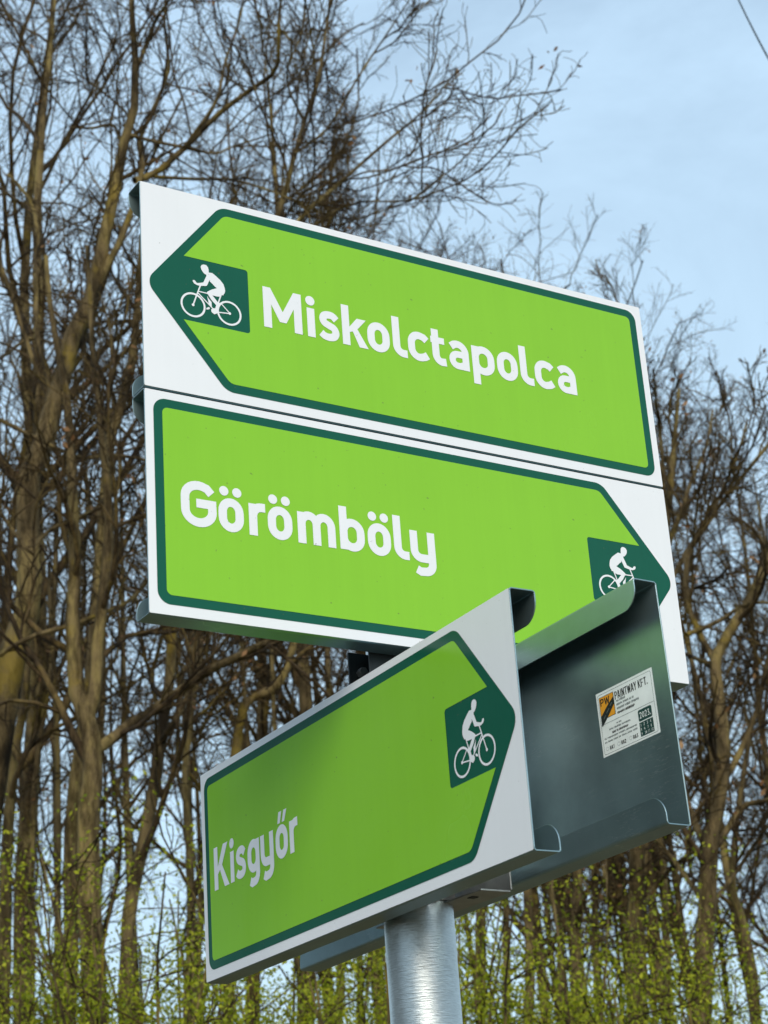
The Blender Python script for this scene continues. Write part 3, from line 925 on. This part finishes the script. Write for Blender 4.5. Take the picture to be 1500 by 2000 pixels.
TWIGS = [(0, .05, 1, 40, .42, 9, .13, .07, .55, .008, 5), (9, .15, 1, 40, .48, 7, .17, .04, .6, .0048, 4), (6, .10, 1, 42, .50, 5, .22, .04, .6, .0032, 3)]

def traced_tree(seed, Y, trunk, limbs, label, density=1.0, reach=1.9, group='bare trees of the wood', top=True, dry=30):
    """trunk: (pts, w0, w1); limbs: list of (pts, w0, w1[, density])"""
    rng = np.random.default_rng(seed)
    root_pos = None
    P, R = px_path(rng, trunk[0], 22, Y, trunk[1], trunk[2], .0, ground=True)
    org = np.array([P[0, 0, 0], P[0, 0, 1], 0.0])
    root = empty('bare_tree', tuple(org))
    tag(root, label, 'tree', group)
    V, F_ = tubes(P, R, 10)
    link('trunk', mesh_np('trunk', V - org, F_), root, M_BARK)
    crown, tips = [], []
    def sprout(P, R, dens, lens=None):
        L = np.linalg.norm(np.diff(P[0], axis=0), axis=1).sum()
        m1 = max(3, int(L * 2.5 * dens * density))
        cfg = [list(c) for c in TWIGS]
        cfg[0][0] = m1
        want = reach if lens is None else lens           # metres of a first-order branch
        cfg[0][4] = want / L
        ps, tp = crown_levels(rng, P, R, cfg)
        crown.extend(ps); tips.append(tp[:, -1])
    if top: sprout(P[:, 6:], R[:, 6:], .8)
    for lb in limbs:
        pts, w0, w1 = lb[:3]
        dens = lb[3] if len(lb) > 3 else 1.0
        dY = rng.uniform(-.8, .8)
        Pl, Rl = px_path(rng, pts, 14, Y, w0, w1, rng.uniform(-.4, .4), dY)
        V, F_ = tubes(Pl, Rl, 8)
        link('limb', mesh_np('limb', V - org, F_), root, M_BARK)
        sprout(Pl, Rl, dens)
    V, F_ = join(crown)
    link('crown', mesh_np('crown', V - org, F_), root, M_TWIG)
    if dry:
        C = np.concatenate(tips); C = C[rng.integers(0, len(C), dry)]
        C = np.repeat(C, 3, 0) + rng.normal(size=(dry * 3, 3)) * .05
        V, F_ = leaf_quads(rng, C - org, .03)
        link('dry_leaves', mesh_np('dry_leaves', V, F_, False), root, M_DRY)
    return root

traced_tree(11, 15.0,
    ([(-60, 2000), (-25, 1600), (3, 1400), (30, 1267), (50, 1200), (57, 1133), (54, 1000), (60, 925), (87, 868), (105, 800), (123, 730), (141, 655), (174, 590), (189, 535), (204, 460), (228, 360), (240, 288), (262, 210), (264, 120), (258, 36), (255, -60), (262, -200)], 62, 7),
    [([(99, 769), (90, 715), (75, 670), (70, 616), (73, 550), (73, 445), (54, 384), (15, 340)], 12, 6),
     ([(192, 556), (216, 505), (240, 460), (255, 415), (279, 339), (271, 285), (279, 255), (303, 204), (327, 150), (330, 114), (321, 60), (325, -40)], 14, 5),
     ([(262, 352), (300, 340), (360, 290), (396, 252), (456, 198), (534, 144), (543, 102), (546, 20), (560, -80)], 15, 5, 1.5),
     ([(239, 292), (222, 246), (180, 250), (135, 249)], 8, 4),
     ([(248, 262), (300, 276), (360, 288), (420, 300), (450, 288), (530, 262)], 8, 3),
     ([(271, 126), (288, 81), (306, 36), (330, 0), (350, -70)], 10, 5),
     ([(300, 345), (390, 350), (450, 351), (520, 370), (600, 402)], 8, 3),
     ([(440, 700), (520, 520), (588, 425), (660, 360), (756, 276), (828, 216), (890, 140)], 12, 2.5, 1.6),
     ([(500, 560), (546, 414), (576, 300), (594, 240), (624, 144), (636, 60), (655, -50)], 13, 4, 1.5),
     ([(576, 300), (640, 250), (700, 150), (760, 60), (800, 0)], 6, 2.5, 1.5),
     ([(620, 390), (700, 340), (770, 330), (850, 300)], 5, 2, 1.3),
     ([(560, 480), (680, 400), (800, 390), (870, 340)], 6, 2, 1.2),
     ([(360, 288), (420, 200), (440, 120), (470, 30), (480, -60)], 8, 3, 1.4),
     ([(594, 240), (560, 150), (590, 60), (600, -30)], 5, 3, 1.2),
     ([(105, 800), (60, 690), (18, 560), (-20, 470)], 12, 5)],
    'tall bare tree whose long leaning trunk passes left of the top sign', .42)
traced_tree(12, 13.5,
    ([(186, 2010), (180, 1850), (172, 1668), (176, 1556), (181, 1493), (174, 1410), (150, 1350), (143, 1240), (144, 1160), (145, 1080), (143, 1000), (138, 880), (128, 760), (100, 620), (90, 500)], 52, 9),
    [([(172, 1400), (187, 1347), (189, 1280), (192, 1240), (203, 1160), (211, 1080), (213, 1000), (205, 900), (195, 800), (183, 720), (178, 600), (170, 480)], 30, 8, .8),
     ([(176, 1470), (213, 1448), (253, 1413), (293, 1392), (347, 1352), (400, 1315), (450, 1290), (505, 1262), (560, 1240), (700, 1170)], 24, 12, .7),
     ([(0, 1280), (27, 1261), (80, 1237), (133, 1224), (187, 1203), (227, 1187), (256, 1171), (285, 1138), (330, 1080)], 10, 8, .6),
     ([(0, 820), (60, 850), (120, 880), (168, 895), (228, 889), (290, 900)], 9, 7, .8),
     ([(0, 1000), (60, 1080), (80, 1050), (130, 1018), (180, 1000), (215, 960)], 8, 9, .6)],
    'forked bare tree at the lower left with a thick limb reaching right under the signs', .75)
traced_tree(13, 14.5,
    ([(244, 2010), (246, 1892), (252, 1780), (269, 1696), (286, 1612), (302, 1528), (312, 1453), (325, 1373), (333, 1293), (336, 1227), (338, 1100), (330, 950), (320, 800), (300, 650)], 32, 14),
    [([(312, 1453), (345, 1400), (372, 1340), (375, 1240), (380, 1100)], 14, 8, .6)],
    'mossy bare tree between the forked tree and the lower sign', .8)
traced_tree(14, 16.5,
    ([(366, 2010), (372, 1850), (372, 1696), (366, 1600), (362, 1500), (372, 1400), (388, 1300), (400, 1150)], 19, 12),
    [([(365, 1580), (345, 1500), (350, 1400), (360, 1300)], 9, 5, .6)],
    'slim bare tree just left of the Kisgyőr sign', .6)
traced_tree(15, 16.0,
    ([(6, 2010), (8, 1850), (12, 1700), (20, 1560), (32, 1450), (46, 1380), (60, 1240)], 30, 14),
    [([(107, 1990), (112, 1850), (114, 1600), (112, 1450), (107, 1320), (99, 1240), (96, 1100)], 14, 7, .5)],
    'bare tree standing at the bottom left corner', .6)
traced_tree(16, 16.0,
    ([(130, 2010), (140, 1800), (140, 1600), (180, 1300), (210, 895), (228, 820), (255, 715), (270, 580), (276, 460)], 34, 12),
    [([(210, 895), (200, 800), (182, 700), (180, 600)], 12, 6, .7), ([(245, 760), (300, 700), (330, 560)], 8, 5, .7),
     ([(0, 700), (18, 688), (60, 660), (120, 672), (170, 640), (200, 600)], 7, 5, .8)],
    'bare tree with orange lichen spots close to the edge of the upper signs', .7)
# right side
traced_tree(21, 15.0,
    ([(1366, 2010), (1370, 1930), (1376, 1857), (1384, 1720), (1388, 1640), (1405, 1540), (1412, 1450), (1400, 1330), (1402, 1275), (1460, 1175), (1505, 1085), (1560, 1000)], 44, 14),
    [([(1388, 1680), (1340, 1560), (1310, 1430), (1300, 1300), (1305, 1200)], 16, 7),
     ([(1402, 1650), (1450, 1577), (1500, 1563), (1550, 1540)], 14, 9),
     ([(1405, 1540), (1450, 1460), (1480, 1380), (1500, 1290), (1530, 1200)], 14, 8),
     ([(1400, 1300), (1350, 1200), (1340, 1100), (1365, 1045), (1400, 995), (1450, 930), (1500, 870), (1540, 800)], 14, 6, 1.3),
     ([(1340, 1240), (1400, 1215), (1460, 1180), (1520, 1178)], 10, 6),
     ([(1385, 1880), (1335, 1848), (1277, 1915), (1250, 1990)], 8, 5, .5),
     ([(1388, 1780), (1330, 1700), (1300, 1660), (1250, 1600)], 12, 6, .6),
     ([(1395, 1760), (1440, 1700), (1480, 1640), (1510, 1600)], 10, 6, .7)],
    'wide branching bare tree right of the sign with the sticker', .7, 1.3)
traced_tree(22, 15.8,
    ([(1243, 2010), (1246, 1960), (1242, 1815), (1246, 1650), (1240, 1500), (1260, 1300), (1290, 1100), (1308, 960), (1318, 860), (1326, 760)], 42, 6),
    [([(1246, 1780), (1290, 1720), (1330, 1680), (1400, 1640)], 12, 6, .6), ([(1246, 1850), (1216, 1790), (1185, 1740), (1178, 1690)], 9, 5, .6),
     ([(1290, 1100), (1330, 1000), (1350, 940), (1380, 870), (1392, 800)], 12, 4, 1.2), ([(1275, 1200), (1340, 1080), (1400, 980), (1440, 890), (1460, 820)], 12, 4, 1.2),
     ([(1300, 1000), (1290, 850), (1282, 790), (1276, 720)], 9, 4, 1.1)],
    'thick bare tree below the corner of the sign with the sticker', .7, 1.25)
for i, (pts, w0, w1, Y, lab) in enumerate([
    ([(1126, 2010), (1125, 1920), (1128, 1712), (1130, 1500), (1140, 1200)], 26, 12, 17.5, 'straight bare tree with a sunlit olive trunk, second thick one right of the post'),
    ([(1168, 2010), (1165, 1900), (1161, 1712), (1160, 1500), (1165, 1200)], 17, 9, 18.5, 'slender straight bare tree just right of the olive trunk'),
    ([(988, 2010), (990, 1900), (987, 1757), (980, 1600), (985, 1200)], 18, 9, 18, 'slender bare tree a little right of the post'),
    ([(1032, 2010), (1035, 1857), (1029, 1741), (1022, 1600), (1010, 1200)], 22, 10, 17, 'bent bare tree between the post and the olive trunk'),
    ([(1098, 2010), (1095, 1900), (1093, 1815), (1070, 1720), (1055, 1600), (1050, 1200)], 18, 9, 19, 'bare tree curving left beside the olive trunk'),
    ([(940, 2010), (942, 1774), (950, 1600), (945, 1200)], 20, 9, 19, 'bare tree nearest the post on its right side'),
    ([(1306, 2010), (1302, 1857), (1297, 1733), (1290, 1600), (1300, 1300)], 20, 9, 18, 'bare tree between the two thick trees at the lower right'),
    ([(1478, 2010), (1470, 1900), (1450, 1800), (1432, 1730), (1440, 1600), (1470, 1400)], 22, 9, 16, 'crooked dark bare tree at the bottom right corner'),
    ([(445, 2010), (450, 1700), (470, 1400), (540, 1340), (575, 1255), (600, 1100)], 26, 12, 17, 'bare tree showing between the Görömböly and Kisgyőr signs'),
    ([(660, 2010), (665, 1900), (660, 1700), (640, 1300), (650, 1000)], 20, 9, 19, 'bare tree left of the post below the Kisgyőr sign'),
    ([(700, 2010), (704, 1900), (700, 1700), (690, 1300)], 14, 8, 21, 'thin pale bare tree close to the left of the post'),
    ([(60, 2010), (64, 1850), (62, 1700), (70, 1500), (100, 1300), (110, 1000)], 14, 8, 19, 'thin bare tree near the bottom left corner'),
    ]):
    traced_tree(40 + i, Y, (pts, w0, w1), [], lab, .55, dry=10)

# ---- woodland behind: a few kinds of tree, copied
PROTOS = [proto_tree(101, r0=.15, lean=(.03, 0), wig=.012), proto_tree(102, r0=.17, lean=(-.05, .02), wig=.018),
          proto_tree(103, r0=.13, lean=(.05, 0), wig=.014), proto_tree(104, r0=.16, lean=(0, .03), wig=.018, dry=160),
          proto_tree(105, r0=.14, lean=(-.02, 0), wig=.012),
          proto_tree(106, r0=.11, lean=(.02, 0), wig=.010, cfg=POLE, dry=20), proto_tree(107, r0=.085, lean=(-.03, 0), wig=.014, cfg=POLE, dry=20)]
used = [0] * len(PROTOS)
rp = random.Random(77)
def place(k_, X, Y, H, rz, label, group='bare trees of the wood'):
    # H: height of the topmost twigs
    src = PROTOS[k_]
    o = src if used[k_] == 0 else copy_tree(src)
    used[k_] += 1
    o.location = (X, Y, -0.05); s = H / TOPZ[k_]
    o.scale = (s, s, s); o.rotation_euler = (0, 0, rz)
    tag(o, label, 'tree', group)
    return o

def place_px(px, top, Y, k_, label, rz=None):
    p = at(px, top, Y)
    return place(k_, p[0], Y, p[2], rz if rz is not None else rp.uniform(0, 6.28), label)
# skyline trees, by where their tops stand
SKY = [(925, 420, 25, 'far bare tree whose top rises above the middle of the top sign', 2), (1010, 460, 26, 'bare tree in the dip of the treeline above the top sign', 0),
       (1075, 560, 27, 'bare tree whose rounded top shows above the right half of the top sign', 3), (1140, 600, 25, 'bare tree just left of the top right corner of the top sign', 4),
       (1225, 600, 28, 'bare tree rising behind the right-hand corner of the top sign', 1), (1285, 610, 24, 'bare tree with the highest crown right of the top sign', 2),
       (1385, 660, 25, 'bare tree with its crown between the top sign and the right edge', 4), (1460, 715, 23, 'bare tree with its crown meeting the right edge of the picture', 0),
       (1545, 800, 24, 'bare tree half cut off by the right edge', 3)]
for px, top, Y, lab, k_ in SKY: place_px(px, top, Y, k_, lab)
LEFT = [(-60, -400, 19, 1, 'tall bare tree behind the long leaning trunk at the left edge'), (120, -300, 22, 3, 'tall bare tree with dry leaves filling the upper left corner'),
        (470, -120, 25, 0, 'bare tree filling the sky over the right half of the top sign with fine twigs'), (430, -60, 26, 2, 'bare tree whose crown stands above the middle of the top sign'),
        (640, 190, 27, 4, 'bare tree at the ragged right end of the left wood')]
for px, top, Y, k_, lab in LEFT:
    place_px(px, top, Y, k_, lab)
for j in range(20):
    Y0 = rp.uniform(19, 31); X = Y0 * (-.27 + .54 * (j + rp.uniform(.1, .9)) / 20)
    place(5 + j % 2, X, Y0, (14.5 if X < 0 else 11.5) * rp.uniform(.85, 1.1) * Y0 / 25, rp.uniform(0, 6.28),
          'slim straight young tree among the trunks behind the signs', 'slim young trees among the trunks')
i = 0
for row, (Y0, H0, n_) in enumerate([(28, 14, 6), (36, 15, 4)]):
    for j in range(n_):
        half = Y0 * .30
        X = -half + 2 * half * (j + rp.uniform(.15, .85)) / n_
        H = H0 * rp.uniform(.9, 1.12)
        if X < -.02 * Y0: H *= 1.2
        place((i * 3 + row) % 5, X, Y0 + rp.uniform(-2.5, 2.5), H, rp.uniform(0, 6.28), 'slender bare tree standing deep in the wood behind the signs', 'bare trees deep in the wood')
        i += 1

# the wood goes on round the left side of the clearing (outside the frame; the lower signs reflect it)
for j in range(90):
    d_ = rp.uniform(15, 23)
    a = radians(rp.uniform(44, 105)); X, Y = -d_ * sin(a), d_ * cos(a)
    place(j % 5, X, Y, rp.uniform(8.5, 11.0), rp.uniform(0, 6.28), 'bare tree of the wood beyond the left edge of the picture', 'bare trees beyond the left edge')

# ------------------------------------------------------------------ shrubs in young leaf
def make_shrub(seed, nleaf=17000):
    rng = np.random.default_rng(seed)
    root = empty('leafy_shrub')
    stems = []
    Ps = []
    for s in range(5):
        P = trunk_path(rng, rng.uniform(3.6, 5.0), (rng.uniform(-.25, .25), rng.uniform(-.2, .2)), .03, 10)
        P[0, :, :2] += rng.normal(size=2) * .35
        Ps.append(P)
    P = np.concatenate(Ps); z = np.linspace(0, 1, 10)
    R = np.repeat((.026 * (1 - z) + .006)[None], 5, 0)
    V, F_ = tubes(P, R, 6)
    link('stems', mesh_np('stems', V, F_), root, M_BARK)
    parts, tp = crown_levels(rng, P, R, [(6, .25, 1, 45, .32, 7, .16, .02, .6, .006, 4), (5, .1, 1, 45, .45, 5, .2, .0, .6, .004, 3)])
    V, F_ = join(parts); link('twigs', mesh_np('twigs', V, F_), root, M_TWIG)['kind'] = 'stuff'
    allp = tp.reshape(-1, 3)
    K = allp[rng.integers(0, len(allp), nleaf // 22)]
    K = K[rng.random(len(K)) < np.clip(1.25 - K[:, 2] / 4.6, .05, 1)]
    C = np.repeat(K, 26, 0) + rng.normal(size=(len(K) * 26, 3)) * .15
    V, F_ = leaf_quads(rng, C, .0175)
    o = link('foliage', mesh_np('foliage', V, F_, False), root, M_LEAF); o['kind'] = 'stuff'
    return root
SH = [make_shrub(201), make_shrub(202), make_shrub(203)]
us = [0, 0, 0]
SPOTS = [(40, 1800, 11.5, 0, 'low leafy shrub at the bottom left corner'), (170, 1760, 12, 1, 'leafy shrub in front of the forked tree'),
         (290, 1720, 12.5, 2, 'leafy shrub beside the slim tree left of the lower sign'), (400, 1800, 13, 0, 'leafy shrub below the left end of the Kisgyőr sign'),
         (500, 1760, 12, 1, 'bright green shrub under the Kisgyőr sign'), (610, 1800, 12, 2, 'dense green shrub half hidden by the sign on the far side of the post'),
         (700, 1850, 14, 2, 'leafy shrub just left of the post'),
         (560, 1830, 10.5, 0, 'nearest green shrub, in front of the others under the Kisgyőr sign'), (230, 1830, 10.5, 2, 'nearest leafy shrub at the lower left'),
         (110, 1860, 14, 1, 'leafy shrub between the corner and the forked tree'), (960, 1800, 16, 2, 'leafy shrub behind the yellow green ones right of the post'),
         (930, 1680, 13, 1, 'yellow green shrub just right of the post'), (1010, 1740, 12.5, 0, 'yellow green shrub under the bent tree right of the post'),
         (1090, 1700, 13.5, 2, 'yellow green shrub round the foot of the olive trunk'), (1170, 1840, 14, 1, 'thin leafy shrub left of the thick lower right tree'),
         (1250, 1880, 15, 1, 'leafy shrub at the foot of the thick lower right tree'),
         (1350, 1900, 16, 0, 'low shrub between the thick trees at the lower right'), (1460, 1900, 15, 2, 'low shrub at the bottom right corner')]
for px, top, Y, k_, lab in SPOTS:
    src = SH[k_]; o = src if us[k_] == 0 else copy_tree(src); us[k_] += 1
    p = at(px, top, Y); s = p[2] / 4.7
    o.location = (p[0], Y, 0); o.scale = (s, s, s); o.rotation_euler = (0, 0, rp.uniform(0, 6.28))
    tag(o, lab, 'shrub', 'shrubs in young leaf under the trees')

# ------------------------------------------------------------------ overhead cable
a = at(1420, -50, 12.0); b_ = at(1530, 165, 9.0)
d = b_ - a
P = np.array([a + d * t_ + np.array([0, 0, -0.05 * (1 - (2 * t_ - 1) ** 2)]) for t_ in np.linspace(-1.5, 2.5, 40)])[None]
V, F_ = tubes(P, np.full((1, 40), .0062), 8)
cb = link('overhead_cable', mesh_np('overhead_cable', V, F_), None, M_CLAMP)
tag(cb, 'thin black overhead cable crossing the top right corner of the sky', 'cable')
